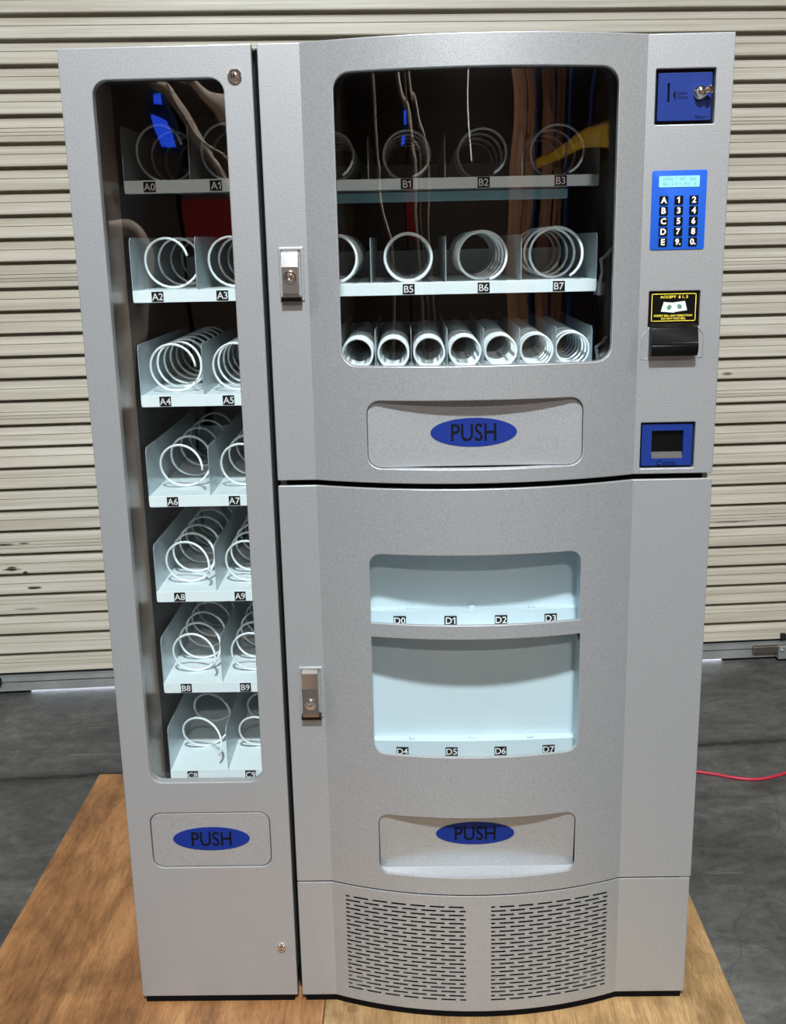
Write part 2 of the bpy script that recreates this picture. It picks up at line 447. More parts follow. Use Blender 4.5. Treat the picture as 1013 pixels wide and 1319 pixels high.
bm = bmesh.new(); box(bm, -7.2, 9.2, -12.2, .2, 5.2, 5.3); tag(room(finish(bm, 'ceiling', M_CEIL, None)), 'warehouse ceiling', 'ceiling', kind='structure')

# ================================================================== WOODEN PLATFORM
def wood(name, c0, c1, c2, seed, grain='Y'):
    m = mat(name, c1, rough=.5, spec=.35); nt = m.node_tree; b = nt.nodes['Principled BSDF']
    tc = nt.nodes.new('ShaderNodeTexCoord').outputs['Object']
    mp = nt.nodes.new('ShaderNodeMapping'); mp.inputs['Location'].default_value = (seed, seed*2, 0); nt.links.new(tc, mp.inputs[0]); v = mp.outputs[0]
    a = noise_node(nt, v, 4, 7, .65, (5, .7, 1), .8); f = noise_node(nt, v, 60, 8, .75, (5, .45, 1), .4); s = noise_node(nt, v, 4.5, 6, .6, None, .5)
    col = ramp(nt, a.outputs['Fac'], [(.3, c0), (.5, c1), (.72, c2)]).outputs[0]
    col = mixc(nt, .6, col, ramp(nt, f.outputs['Fac'], [(.35, (150, 140, 130)), (.6, (255, 255, 255))]).outputs[0], 'MULTIPLY')
    col = mixc(nt, .6, col, ramp(nt, s.outputs['Fac'], [(.36, (138, 126, 118)), (.56, (250, 246, 240)), (.7, (255, 255, 255))]).outputs[0], 'MULTIPLY')
    # knots and dents
    vo = nt.nodes.new('ShaderNodeTexVoronoi'); vo.inputs['Scale'].default_value = 6; nt.links.new(v, vo.inputs['Vector'])
    kn = mathn(nt, 'MULTIPLY', mathn(nt, 'LESS_THAN', vo.outputs['Distance'], .07), .45)
    col = mixc(nt, kn, col, (92, 58, 34))
    nt.links.new(col, b.inputs['Base Color'])
    bp = nt.nodes.new('ShaderNodeBump'); bp.inputs['Strength'].default_value = .3; bp.inputs['Distance'].default_value = .002
    nt.links.new(f.outputs['Fac'], bp.inputs['Height']); nt.links.new(bp.outputs[0], b.inputs['Normal'])
    return m
M_WOODA = wood('plywood_orange', (116, 81, 52), (150, 107, 68), (178, 135, 91), 0)
M_WOODB = wood('plywood_tan', (146, 116, 76), (176, 143, 98), (196, 166, 122), 3.3)
M_WOODC = wood('pallet_timber', (120, 86, 54), (150, 110, 70), (170, 130, 88), 7)
plat = empty('wooden_platform', (.37, .10, 0))
tag(plat, 'low wooden pallet platform of orange and tan plywood carrying both machines', 'platform')
def pl(name, m, *b, bev=.002):
    bm = bmesh.new(); box(bm, *b, bev=bev); o = finish(bm, name, m, plat); o.location = (-.37, -.10, 0); return o
ZT = Z0-.012
pl('deck_board', M_WOODA, -.322, .3305, -.66, .867, ZT-.018, ZT)
pl('deck_board', M_WOODB, .3315, 1.069, -.66, .867, ZT-.018, ZT)
for x in (-.32, .33, .965): pl('stringer', M_WOODC, x, x+.1, -.65, .86, .016, ZT-.018)
for y in (-.65, .06, .76): pl('bottom_board', M_WOODC, -.315, 1.062, y, y+.1, 0, .016)

# ================================================================== SIDE CABINET (left)
OFFL = (.141, .36, 0); OFFM = (.635, .36, 0)
CAB = empty('side_vending_cabinet', (OFFL[0], OFFL[1], ZT)); MACH = empty('vending_machine', (OFFM[0], OFFM[1], ZT))
tag(CAB, 'tall narrow silver vending cabinet with one long window, left of the wide machine', 'vending machine')
tag(MACH, 'wide silver snack and drink vending machine with bulged doors and keypad', 'vending machine')
def place(o, root):
    off = OFFL if root is CAB else OFFM
    o.parent = root; o.location = (-off[0], -off[1], Z0-ZT); return o
def part(root, name, bm, mats, smooth=None, parent=None):
    o = finish(bm, name, mats, None, smooth)
    if parent is None: place(o, root)
    else: o.parent = parent
    return o

def key_lock(root, name, x, z, r, y=0):
    bm = bmesh.new()
    lathe(bm, (x, y, z), (0, -1, 0), [(0, r), (.003, r), (.0045, r*.86), (.0045, r*.62), (.003, r*.58), (.003, r*.5), (.0055, r*.46), (.006, r*.3)], 28)
    o = part(root, name, bm, M_CHROME, 30)
    bm = bmesh.new(); box(bm, x-r*.08, x+r*.08, y-.0064, y-.0055, z-r*.28, z+r*.28); part(root, 'keyhole', bm, M_BLACK, parent=o)
    return o

# -- coils
def helix(r, pitch, length, phase=0, wire=.0022, seg=30):
    bm = bmesh.new(); n = int(length/pitch*seg)
    pts = [(r*math.cos(phase+2*math.pi*k/seg), pitch*k/seg, r*math.sin(phase+2*math.pi*k/seg)) for k in range(n+1)]
    tube(bm, pts, wire, 6)
    bmesh.ops.recalc_face_normals(bm, faces=bm.faces[:])
    me = bpy.data.meshes.new('spiral_coil'); bm.to_mesh(me); bm.free()
    me.materials.append(M_COIL); me.polygons.foreach_set('use_smooth', [True]*len(me.polygons)); return me
_hel = {}
def coil_obj(parent, x, y, z, r, pitch, length, phase, wire):
    key = (r, pitch, length, phase, wire)
    if key not in _hel: _hel[key] = helix(*key)
    o = link('spiral_coil', _hel[key], parent); o.location = (x, y, z); return o

YT = .20                                   # tray fronts
def tray(root, x0, x1, zl, cols, coils, labels, depth=.44, divh=.088, lip=.0205, latch=False, lab_dx=0, clip=.008):
    """zl = top of front lip = tray floor"""
    bm = bmesh.new()
    box(bm, x0, x1, YT+.002, YT+depth, zl-.004, zl-.001)               # floor sheet
    panel(bm, rrect(x0, x1, zl-lip, zl, (.005, .005, .001, .001), 4), y=YT, t=.002, bev=.0005)   # front lip
    box(bm, x0, x1, YT+.002, YT+.025, zl-lip, zl-lip+.0015)             # return under the lip
    box(bm, x0+.004, x1-.004, YT+depth-.003, YT+depth, zl-.002, zl+.05)
    t = part(root, 'shelf_tray', bm, M_TRAY)
    pw = (x1-x0)/cols
    for k in range(cols+1):
        x = x0+pw*k; x = min(max(x, x0+.0005), x1-.0005)
        bm = bmesh.new()
        pts = [(YT+.001, zl-.0008), (YT+.001, zl+divh-clip), (YT+.001+clip, zl+divh), (YT+depth-.01, zl+divh), (YT+depth-.01, zl-.0008)]
        A = [bm.verts.new((x-.0005, a, b)) for a, b in pts]; B = [bm.verts.new((x+.0005, a, b)) for a, b in pts]
        bm.faces.new(A); bm.faces.new(B[::-1])
        for i in range(5): bm.faces.new((A[i], A[(i+1) % 5], B[(i+1) % 5], B[i]))
        part(root, 'divider', bm, M_DIV, parent=t)
    for k, (r, pitch, ph, wire) in enumerate(coils):
        if r: coil_obj(t, x0+pw*(k+.5), YT+.008, zl+r+wire*.6, r, pitch, depth-.04, ph, wire)
    for k, s in enumerate(labels):
        if not s: continue
        cx = x0+pw*(k+.5)+lab_dx; cz = zl-lip*.52
        bm = bmesh.new(); box(bm, cx-.0102, cx+.0102, YT-.0006, YT, cz-.0085, cz+.0085)
        add_text(bm, s, cx, YT-.0012, cz, h=.0118, mi=1, bold=.01)
        part(root, 'number_sticker', bm, [M_STICK, M_STICKW], parent=t)
    if latch:
        bm = bmesh.new(); x = x1+.004
        box(bm, x, x+.012, YT+.01, YT+.05, zl-.028, zl-.006)
        tube(bm, [(x+.004, YT+.012, zl-.006), (x+.007, YT+.006, zl+.012), (x+.005, YT+.012, zl+.032)], .0035, 8)
        tube(bm, [(x+.003, YT+.01, zl+.030), (x+.014, YT+.004, zl+.040), (x+.020, YT, zl+.050)], .003, 8)
        part(root, 'tray_latch', bm, M_LATCH, 40, parent=t)
    return t

W = .0023
# cabinet shell
bm = bmesh.new()
D1 = .74
box(bm, .002, .020, .022, D1, .002, 1.598); box(bm, .262, .280, .022, D1, .002, 1.598)
box(bm, .002, .280, .022, D1, 1.580, 1.5985); box(bm, .002, .280, .022, D1, .002, .03); box(bm, .002, .280, D1-.02, D1, .002, 1.598)
part(CAB, 'cabinet_body', bm, M_SILVER)
bm = bmesh.new(); box(bm, .0205, .2615, D1-.024, D1-.0205, .03, 1.58); box(bm, .0205, .0225, YT+.005, D1-.024, .03, 1.58); box(bm, .2595, .2615, .03, D1-.024, .03, 1.58); box(bm, .0205, .2615, .03, D1-.024, 1.576, 1.5795)
part(CAB, 'interior_lining', bm, M_INNER)
bm = bmesh.new(); box(bm, .0205, .0225, .024, YT+.003, .28, 1.574); part(CAB, 'side_guide_panel', bm, M_LINING)
# cabinet door
bm = bmesh.new()
panel(bm, rrect(0, .282, 0, 1.6, .002, 3), [rrect(.0465, .2395, .4265, 1.5555, .022, 8), rrect(.0395, .248, .2625, .3685, .019, 8)], y=0, t=.016, bev=.0015)
cdoor = part(CAB, 'door', bm, M_SILVER, 10)
bm = bmesh.new(); panel(bm, rrect(.030, .256, .41, 1.572, .01, 3), y=.0165, t=.003, bev=0); part(CAB, 'window_pane', bm, M_GLASS, parent=cdoor)
bm = bmesh.new()
panel(bm, rrect(.0407, .2468, .2637, .3673, .018, 8), y=.0015, t=.008, bev=.0015)
cf = part(CAB, 'delivery_flap', bm, M_SILVER, 10)
def badge(root, parent, cx, cz, y, a=.067, b=.0225, tilt=0):
    bm = bmesh.new(); panel(bm, ellipse(cx, cz, a, b), y=y-.0008, t=.0008, bev=.0002)
    add_text(bm, 'PUSH', cx, y-.0012, cz, h=.0275, wd=.070, mi=1, bold=.012)
    if tilt:
        for v in bm.verts: v.co.y += tilt*(v.co.z-cz)
    return part(root, 'push_badge', bm, [M_BADGE, M_INK], parent=parent)
badge(CAB, cf, .1445, .3175, .0015)
key_lock(CAB, 'top_lock', .2565, 1.5565, .0105); key_lock(CAB, 'bottom_lock', .257, .100, .0078)
bm = bmesh.new(); box(bm, .006, .276, .0015, .72, -.0118, -.0003); part(CAB, 'base_plinth', bm, M_GASKET)
LZ = [1.426, 1.246, 1.066, .885, .705, .525, .345]
LN = [('A0', 'A1'), ('A2', 'A3'), ('A4', 'A5'), ('A6', 'A7'), ('A8', 'A9'), ('B8', 'B9'), ('C8', 'C9')]
LC = [(.0445, .115, .25), (.0425, .105, .3), (.0425, .055, .1), (.0425, .092, .0), (.0425, .062, -.3), (.0425, .062, -.35), (.0425, .115, -.45)]
for zl, nm, (r, p, ph) in zip(LZ, LN, LC):
    tray(CAB, .032, .2545, zl, 2, [(r, p, ph, W), (r, p, ph, W)], nm, lab_dx=-.013, depth=.46)
# ================================================================== MAIN MACHINE (right)
XA, XB = .2906, .980
bm = bmesh.new(); D2 = .76
box(bm, XA+.002, XA+.012, .022, D2, .002, 1.598); box(bm, XB-.012, XB-.002, .022, D2, .002, 1.598)
box(bm, XA+.002, XB-.002, .022, D2, 1.584, 1.5985); box(bm, XA+.002, XB-.002, .022, D2, .002, .02); box(bm, XA+.002, XB-.002, D2-.02, D2, .002, 1.598)
part(MACH, 'cabinet_body', bm, M_SILVER)
# top and bottom caps following the bulge, hidden dark chassis behind the doors
def bulge_slab(bm, z0, z1, back=.03, inset=.012):
    n = 40; xs = [XC-CH+2*CH*k/n for k in range(n+1)]
    for zz, flip in ((z0, 1), (z1, 0)):
        for a, b in zip(xs, xs[1:]):
            q = [bm.verts.new(p) for p in ((a, prof(a)+inset, zz), (b, prof(b)+inset, zz), (b, back, zz), (a, back, zz))]
            bm.faces.new(q[::-1] if flip else q)
    for a, b in zip(xs, xs[1:]):
        bm.faces.new([bm.verts.new(p) for p in ((a, prof(a)+inset, z0), (b, prof(b)+inset, z0), (b, prof(b)+inset, z1), (a, prof(a)+inset, z1))])
    bmesh.ops.remove_doubles(bm, verts=bm.verts[:], dist=1e-6)
bm = bmesh.new()
box(bm, XA+.0125, .860, D2-.025, D2-.0205, .94, 1.583); box(bm, XA+.0125, XA+.0145, .03, D2-.026, .94, 1.583)
box(bm, .852, .858, .022, D2-.026, .958, 1.583); box(bm, XA+.0125, .852, .03, D2-.026, 1.579, 1.5835)
box(bm, XA+.0125, XB-.0125, .03, D2-.026, .938, .958)
part(MACH, 'snack_compartment', bm, M_INNER)
bm = bmesh.new(); bulge_slab(bm, 1.586, 1.5985, .03, .003); part(MACH, 'top_cap', bm, M_SILVER, 30)
bm = bmesh.new(); bulge_slab(bm, .934, .963); part(MACH, 'door_gap_gasket', bm, M_GASKET)
bm = bmesh.new(); box(bm, .2825, .2900, .03, .05, .002, 1.597); part(MACH, 'side_gap_strip', bm, M_GASKET)  # black strip set into the gap between the two cabinets
bm = bmesh.new(); box(bm, XA+.013, XB-.013, .012, .0215, .925, .97); part(MACH, 'chassis_rail', bm, M_GASKET)
bm = bmesh.new(); box(bm, XA+.013, XB-.013, .05, .06, .005, .232); part(MACH, 'chassis_panel', bm, M_GASKET)

# upper door
WIN = rrect(.400, .812, 1.135, 1.5555, .024, 8); FLU = rrect(.436, .7695, .9765, 1.0825, .021, 8)
COIN = rrect(.868, .9545, 1.476, 1.5525, .001, 1); BILLH = rrect(.8695, .947, 1.183, 1.237, .001, 1); CUP = rrect(.8645, .9495, .9625, 1.0355, .001, 1)
bm = bmesh.new()
panel(bm, rrect(XA, XB, .9535, 1.6, .002, 3), [WIN, FLU, COIN, BILLH, CUP], y=0, t=.014, bev=.0014, back=True); bend(bm)
ud = part(MACH, 'upper_door', bm, M_SILVER, 12)
bm = bmesh.new(); panel(bm, rrect(.388, .824, 1.118, 1.572, .004, 2), y=.0145, t=.003, bev=0); bend(bm); part(MACH, 'window_pane', bm, M_GLASS, 12, parent=ud)
def curved_flap(name, fn, ytop, ybot, z0, z1, t=.006):
    bm = bmesh.new(); panel(bm, fn, y=0, t=t, bev=.001)
    for v in bm.verts: v.co.y += ybot+(ytop-ybot)*(v.co.z-z0)/(z1-z0)
    return part(MACH, name, bm, M_SILVER, 10)
uf = curved_flap('snack_delivery_flap', rrect(.4367, .7688, .9772, 1.0818, .020, 8), -.0215, -.0265, .9765, 1.0825)
badge(MACH, uf, .601, 1.030, -.0240, tilt=.047)

# upper trays
t1 = (.039, .024, -1.4, W)
tray(MACH, .313, .824, 1.420, 4, [(.039, .070, -1.0, W), (.039, .075, -1.3, W), (.0395, .095, -1.1, W), (.0415, .100, -1.2, W)], [None, 'B1', 'B2', 'B3'], lip=.0175, divh=.070)
tray(MACH, .313, .824, 1.250, 4, [(.040, .040, -1.3, .0026), (.040, .020, -1.3, .0026), (.0405, .070, -1.3, .0026), (.0425, .090, -1.1, .0026)], [None, 'B5', 'B6', 'B7'], lip=.0205, divh=.076, latch=True)
tray(MACH, .320, .8195, 1.1025, 8, [(.0262, .012, -1.3, .0022)]*3+[(.0262, .014, -1.3, .0022), (.0264, .020, -1.3, .0022), (.0266, .026, -1.3, .0022), (.0268, .030, -1.3, .0022), (.0275, .034, -1.3, .0022)], [None]*8, lip=.02, divh=.068, latch=True)
bm = bmesh.new(); box(bm, .330, .780, YT+.055, YT+.085, 1.385, 1.400); part(MACH, 'tray_underside_band', bm, mat('underside_band_teal', (150, 200, 212), rough=.4))  # tray underside plate; teal light on it put into the colour

# lower door
W1 = rrect(.434, .771, .7215, .8375, (.001, .001, .019, .019), 8); W2 = rrect(.434, .7725, .4905, .697, (.020, .020, .001, .001), 8); FLL = rrect(.4375, .772, .266, .378, .018, 8)
bm = bmesh.new(); panel(bm, rrect(XA, XB, .2325, .945, .002, 3), [W1, W2, FLL], y=0, t=.0045, bev=.0014); bend(bm)
ld = part(MACH, 'lower_door', bm, M_SILVER, 12)
for z0, z1 in ((.7105, .850), (.478, .7085)):
    bm = bmesh.new(); panel(bm, rrect(.424, .783, z0, z1, .004, 2), y=.0050, t=.002, bev=0); bend(bm); part(MACH, 'window_pane', bm, M_GLASS, 12, parent=ld)
# display boxes behind the two windows
YP = .052
for zl, z1, names, dz in ((.7175, .852, ('D0', 'D1', 'D2', 'D3'), .0175), (.4805, .672, ('D4', 'D5', 'D6', 'D7'), .0205)):
    def ylip(x): return YP-.012+.35*(prof(x)-prof(.434))
    bm = bmesh.new(); zb = zl-(.0335 if z1 > .8 else .0450)
    box(bm, .428, .779, YP, YP+.003, zb, z1)
    box(bm, .777, .779, -.012, YP, zb, z1); box(bm, .426, .428, -.012, YP, zb, z1)
    n = 40; xs = [.428+.349*k/n for k in range(n+1)]
    for a, b in zip(xs, xs[1:]):                                   # front lip, its ledge and the top of the box
        bm.faces.new([bm.verts.new(p) for p in ((a, ylip(a), zb), (b, ylip(b), zb), (b, ylip(b), zl), (a, ylip(a), zl))])
        bm.faces.new([bm.verts.new(p) for p in ((a, ylip(a), zl), (b, ylip(b), zl), (b, YP, zl+.002), (a, YP, zl+.002))])
        bm.faces.new([bm.verts.new(p) for p in ((a, prof(a)+.0075, z1+.034), (b, prof(b)+.0075, z1+.034), (b, YP, z1), (a, YP, z1))])
    bmesh.ops.remove_doubles(bm, verts=bm.verts[:], dist=1e-6)
    disp = part(MACH, 'drink_display', bm, M_LINER, 30)
    for xx in (.4975, .6015, .7015):
        bm = bmesh.new(); lathe(bm, (xx, YP-.008, zl), (0, 0, 1), [(0, .006), (.004, .006), (.006, .003)], 16); part(MACH, 'can_stop', bm, M_LINER, 40, parent=disp)
    for xx, s in zip((.4800, .5650, .6495, .7330), names):
        bm = bmesh.new(); zc = zl-dz+.0015
        box(bm, xx-.0104, xx+.0104, -.0006, 0, zc-.0080, zc+.0080); add_text(bm, s, xx, -.0011, zc, h=.0115, mi=1, bold=.01)
        dy = (ylip(xx+.01)-ylip(xx-.01))/.02
        for v in bm.verts: v.co.y += ylip(xx)+dy*(v.co.x-xx)-.0004
        part(MACH, 'number_sticker', bm, [M_STICK, M_STICKW], parent=disp)
lf = curved_flap('drink_delivery_flap', rrect(.4382, .7713, .2675, .3773, (.002, .002, .017, .017), 8), -.0245, -.0140, .2675, .378)
badge(MACH, lf, .602, .335, -.01405-.0950*(.335-.2675), tilt=-.0950)
bm = bmesh.new()
n = 30; xs = [.4378+.3340*k/n for k in range(n+1)]
for a, b in zip(xs, xs[1:]):
    bm.faces.new([bm.verts.new(p) for p in ((a, prof(a)+.003, .2655), (b, prof(b)+.003, .2655), (b, -.0115, .2685), (a, -.0115, .2685))])
    bm.faces.new([bm.verts.new(p) for p in ((a, prof(a)+.003, .2645), (b, prof(b)+.003, .2645), (b, .012, .2600), (a, .012, .2600))])
bmesh.ops.remove_doubles(bm, verts=bm.verts[:], dist=1e-6); part(MACH, 'delivery_ledge', bm, M_SILVER, 30)
# base grille
slots = []
for gx0, gx1 in ((.3755, .5840), (.6275, .8340)):
    for r in range(24):
        zc = .2085-r*.00805
        x = gx0-.026 + (.0068 if r % 2 == 0 else .0255)
        x = gx0-.0185 if r % 2 == 0 else gx0
        while x < gx1-.003:
            a, b = max(x, gx0), min(x+.0256, gx1)
            if b-a > .004: slots.append(rrect(a, b, zc-.0020, zc+.0020, 0))
            x += .0330
bm = bmesh.new(); panel(bm, rrect(XA, XB-.002, 0, .2305, .002, 3), slots, y=0, t=.0016, bev=.0012, hbev=0); bend(bm, 48)
part(MACH, 'ventilation_grille', bm, M_SILVER, 12)
bm = bmesh.new(); bulge_slab(bm, .004, .222, .049, .045); part(MACH, 'grille_backing', bm, M_GASKET)
bm = bmesh.new(); box(bm, XA+.006, XB-.008, .0015, .74, -.0118, -.0003); part(MACH, 'base_plinth', bm, M_GASKET)
bm = bmesh.new(); bulge_slab(bm, -.0118, -.0003, .0012, .0015); part(MACH, 'plinth_front', bm, M_GASKET)
# lock handles
def lock_handle(x0, x1, z0, z1, cyl_z):
    zm = (z0+z1)/2; h = z1-z0; xm = (x0+x1)/2; w2 = (x1-x0)/2
    def wedge(sec, xa, xb, m, name, parent=None):
        bm = bmesh.new()
        A = [bm.verts.new((xa, y, z)) for y, z in sec]; B = [bm.verts.new((xb, y, z)) for y, z in sec]
        bm.faces.new(A); bm.faces.new(B[::-1])
        for i in range(len(sec)): bm.faces.new((A[i], A[(i+1) % len(sec)], B[(i+1) % len(sec)], B[i]))
        return part(MACH, name, bm, m, parent=parent)
    bm = bmesh.new(); panel(bm, rrect(x0-.004, x1+.004, z0-.002, z1+.004, .002, 3), [rrect(x0+.001, x1-.001, z0+.002, z1-.001, .001, 2)], y=-.003, t=.003, bev=.0015)
    lk = part(MACH, 'lock_handle', bm, M_SILVER, 30)
    wedge([(-.001, z1), (-.010, z1-.004), (-.018, z1-h*.34), (-.018, z0+h*.36), (-.018, z0+.010), (-.016, z0+.004), (-.001, z0+.002)], x0+.002, x1-.004, M_SATIN, 'handle_grip', lk)
    wedge([(-.0105, z1-.0055), (-.0185, z1-h*.34), (-.0180, z1-h*.34), (-.0100, z1-.0045)], x0+.0022, x1-.0042, M_CHROME, 'handle_bevel', lk)
    wedge([(-.001, z0+.006), (-.016, z0+.004), (-.014, z0-.002), (-.001, z0-.003)], x0-.001, x1, M_BLACK, 'grip_base', lk)
    bm = bmesh.new(); xm2 = xm-.001
    lathe(bm, (xm2, -.018, cyl_z), (0, -1, 0), [(0, .0098), (.0015, .0098), (.002, .0088), (.0008, .0080), (.0008, .0064), (.003, .0058), (.0034, .0040), (.0028, .0026)], 26)
    part(MACH, 'key_cylinder', bm, M_CHROME, 30, parent=lk)
lock_handle(.312, .342, 1.236, 1.310, 1.270)
lock_handle(.314, .346, .548, .632, .576)

# coin slot panel
bm = bmesh.new(); panel(bm, rrect(.866, .9565, 1.474, 1.5545, .001, 1), y=.0125, t=.004, bev=0)
cp = part(MACH, 'coin_panel', bm, M_BLACK)
bm = bmesh.new(); panel(bm, rrect(.8725, .9512, 1.4815, 1.5475, .001, 2), [rrect(.8868, .8895, 1.507, 1.5335, .0008, 2)], y=.0055, t=.0065, bev=.0006)
add_text(bm, 'Insert\nCoins', .9085, .0050, 1.5170, wd=.0145, mi=1)
add_text(bm, 'Return', .9365, .0050, 1.4865, wd=.0165, mi=1)
tri = [bm.verts.new(p) for p in ((.8945, .0050, 1.517), (.8985, .0050, 1.5245), (.8985, .0050, 1.5095))]; bm.faces.new(tri).material_index = 1
part(MACH, 'coin_plate', bm, [M_BLUE, M_INK], parent=cp)
bm = bmesh.new(); lathe(bm, (.9335, .0055, 1.5195), (0, -1, 0), [(0, .0095), (.003, .0095), (.004, .0082), (.009, .0076), (.012, .0078), (.0145, .0060), (.0155, .003)], 26)
lathe(bm, (.9385, -.004, 1.5210), (.62, -.75, .12), [(0, .0042), (.005, .0042), (.006, .0058), (.010, .0058), (.0115, .004)], 20)
part(MACH, 'return_knob', bm, M_CHROME, 30, parent=cp)

# keypad
bm = bmesh.new(); panel(bm, rrect(.8675, .9485, 1.298, 1.4120, .003, 4), y=-.0015, t=.0015, bev=.0005)
kp = part(MACH, 'keypad', bm, M_KEYBLUE, 30)
bm = bmesh.new(); panel(bm, rrect(.8775, .9375, 1.3880, 1.4040, .0015, 3), y=-.0022, t=.001, bev=0)
for rr in (0, 1):                                           # unlit character cells of the two-line display
    for k in range(16):
        if random.random() < .3: continue
        x = .8835+k*.0031; zc = 1.4000-rr*.0070
        for j in range(3):
            if random.random() < .75:
                a = x+random.uniform(0, .0008)
                bm.faces.new([bm.verts.new(p) for p in ((a, -.0026, zc-.0022+j*.0015), (a+.0014, -.0026, zc-.0022+j*.0015), (a+.0014, -.0026, zc-.0014+j*.0015), (a, -.0026, zc-.0014+j*.0015))]).material_index = 1
part(MACH, 'display', bm, [M_LCD, M_LCDINK], parent=kp)
for r, row in enumerate(('A12', 'B34', 'C56', 'D78', 'E90')):
    for c, ch in enumerate(row):
        x = .8855+c*.0223+(.0002*r); zc = 1.3697-r*.0151
        bm = bmesh.new(); panel(bm, rrect(x-.0064, x+.0064, zc-.0060, zc+.0060, .001, 2), y=-.0035, t=.002, bev=.0004)
        add_text(bm, ch+('.' if ch in '90' else ''), x, -.0039, zc, h=.0092, mi=1, bold=.035)
        part(MACH, 'key', bm, [M_BLACK, M_STICKW], parent=kp)

# bill acceptor
bm = bmesh.new(); panel(bm, rrect(.8690, .9475, 1.182, 1.2375, .001, 1), y=.004, t=.010, bev=.0005)
ba = part(MACH, 'bill_acceptor', bm, M_BLACK)
bm = bmesh.new(); y = .0035
X0, X1, ZA, ZB = .8745, .9420, 1.1915, 1.2330; t = .0010
for a in ((X0, X1, ZB-t, ZB), (X0, X1, ZA, ZA+t), (X0, X0+t, ZA, ZB), (X1-t, X1, ZA, ZB)):
    box(bm, a[0], a[1], y-.0003, y+.0004, a[2], a[3], mi=0)
add_text(bm, 'ACCEPT  $ 1, 5', .9085, y, 1.2277, h=.0045, wd=.042, mi=0, bold=.02)
add_text(bm, 'INSERT BILL ANY DIRECTION', .9080, y, 1.2000, h=.0030, wd=.058, mi=0, bold=.02)
add_text(bm, 'DO NOT FOLD BILL', .9085, y, 1.1957, h=.0030, wd=.037, mi=0, bold=.02)
for (cx, cz, an, hw, hh) in ((.9015, 1.2125, -.30, .0105, .0072), (.9170, 1.2135, .35, .0100, .0070)):
    sh = .35*(1 if an < 0 else -1)
    def P(u, v): return (cx+u+sh*v*.8, y+(.0001 if an < 0 else -.0002), cz+v+u*(.12 if an > 0 else -.10))
    bm.faces.new([bm.verts.new(P(u, v)) for u, v in ((-hw, -hh), (hw, -hh), (hw, hh), (-hw, hh))]).material_index = 1
    yy = -.0003
    bm.faces.new([bm.verts.new((P(.0035*math.cos(k*.5236), .0038*math.sin(k*.5236))[0], P(0, 0)[1]+yy, P(.0035*math.cos(k*.5236), .0038*math.sin(k*.5236))[2])) for k in range(12)]).material_index = 2
part(MACH, 'instruction_sign', bm, [M_YELLOW, M_BILL, M_BILLINK], parent=ba)
bm = bmesh.new()
sec = [(.010, 1.1885), (-.004, 1.1885), (-.016, 1.1825), (-.018, 1.160), (-.023, 1.157), (-.023, 1.149), (-.018, 1.1405), (.0, 1.1395)]
A = [bm.verts.new((.8715, a, b)) for a, b in sec]; B = [bm.verts.new((.9425, a, b)) for a, b in sec]
bm.faces.new(A); bm.faces.new(B[::-1])
for i in range(len(sec)): bm.faces.new((A[i], A[(i+1) % 8], B[(i+1) % 8], B[i]))
bmesh.ops.bevel(bm, geom=bm.edges[:], offset=.0012, segments=2, affect='EDGES', profile=.5)
part(MACH, 'bill_mouth', bm, M_BLACK, 30, parent=ba)
for P in ([(.8685, 1.178), (.8605, 1.168), (.8605, 1.1345), (.8705, 1.1345)], [(.9475, 1.181), (.9550, 1.171), (.9550, 1.1365), (.9465, 1.1365)]):
    bm = bmesh.new(); tube(bm, [(a, -.0004, b) for a, b in P], .0008, 6); part(MACH, 'cutout_bevel_line', bm, M_SILVER, parent=ba)  # thin rods added for the bright bevel lines of the cutout
# coin return cup
bm = bmesh.new(); panel(bm, rrect(.863, .951, .961, 1.037, .001, 1), y=.0120, t=.003, bev=0)
for b in ((.883, .884, .012, .05, .978, 1.022),): pass
cc = part(MACH, 'coin_return', bm, M_BLACK)
bm = bmesh.new(); panel(bm, rrect(.8672, .9468, .9655, 1.0325, .001, 2), [rrect(.8830, .9325, .9775, 1.0215, .0015, 3)], y=.0045, t=.007, bev=.0006)
add_text(bm, 'Coins', .9065, .0040, .9705, wd=.029, mi=1)
part(MACH, 'coin_plate', bm, [M_BLUE, M_INK], parent=cc)
bm = bmesh.new(); box(bm, .8835, .932, .0045, .0115, .9778, .9825); box(bm, .8835, .932, .0085, .0115, .9825, .9870); part(MACH, 'cup_lip', bm, mat('cup_lip_grey', (96, 94, 96), rough=.3), parent=cc)

# ================================================================== RED CORD
bm = bmesh.new()
cpts = [(1.05, 1.18), (1.15, 1.13), (1.22, 1.095), (1.293, 1.067), (1.332, 1.053), (1.369, 1.036), (1.408, 1.023), (1.45, 1.021), (1.499, 1.037), (1.54, 1.058), (1.62, 1.10), (1.75, 1.14), (1.95, 1.15), (2.3, 1.12)]
def cat(P, n=8):
    out = []
    for i in range(len(P)-1):
        p0, p1, p2, p3 = (Vector(P[max(i-1, 0)]), Vector(P[i]), Vector(P[i+1]), Vector(P[min(i+2, len(P)-1)]))
        for k in range(n):
            t = k/n
            out.append(.5*((2*p1)+(p2-p0)*t+(2*p0-5*p1+4*p2-p3)*t*t+(3*p1-p0-3*p2+p3)*t**3))
    out.append(Vector(P[-1])); return out
tube(bm, [(p.x, p.y, .0045) for p in cat(cpts)], .0045, 10)
tag(finish(bm, 'power_cord', mat('red_cord', (176, 36, 58), rough=.4), None, 40), 'red power cord lying curved on the concrete right of the machine', 'cord')

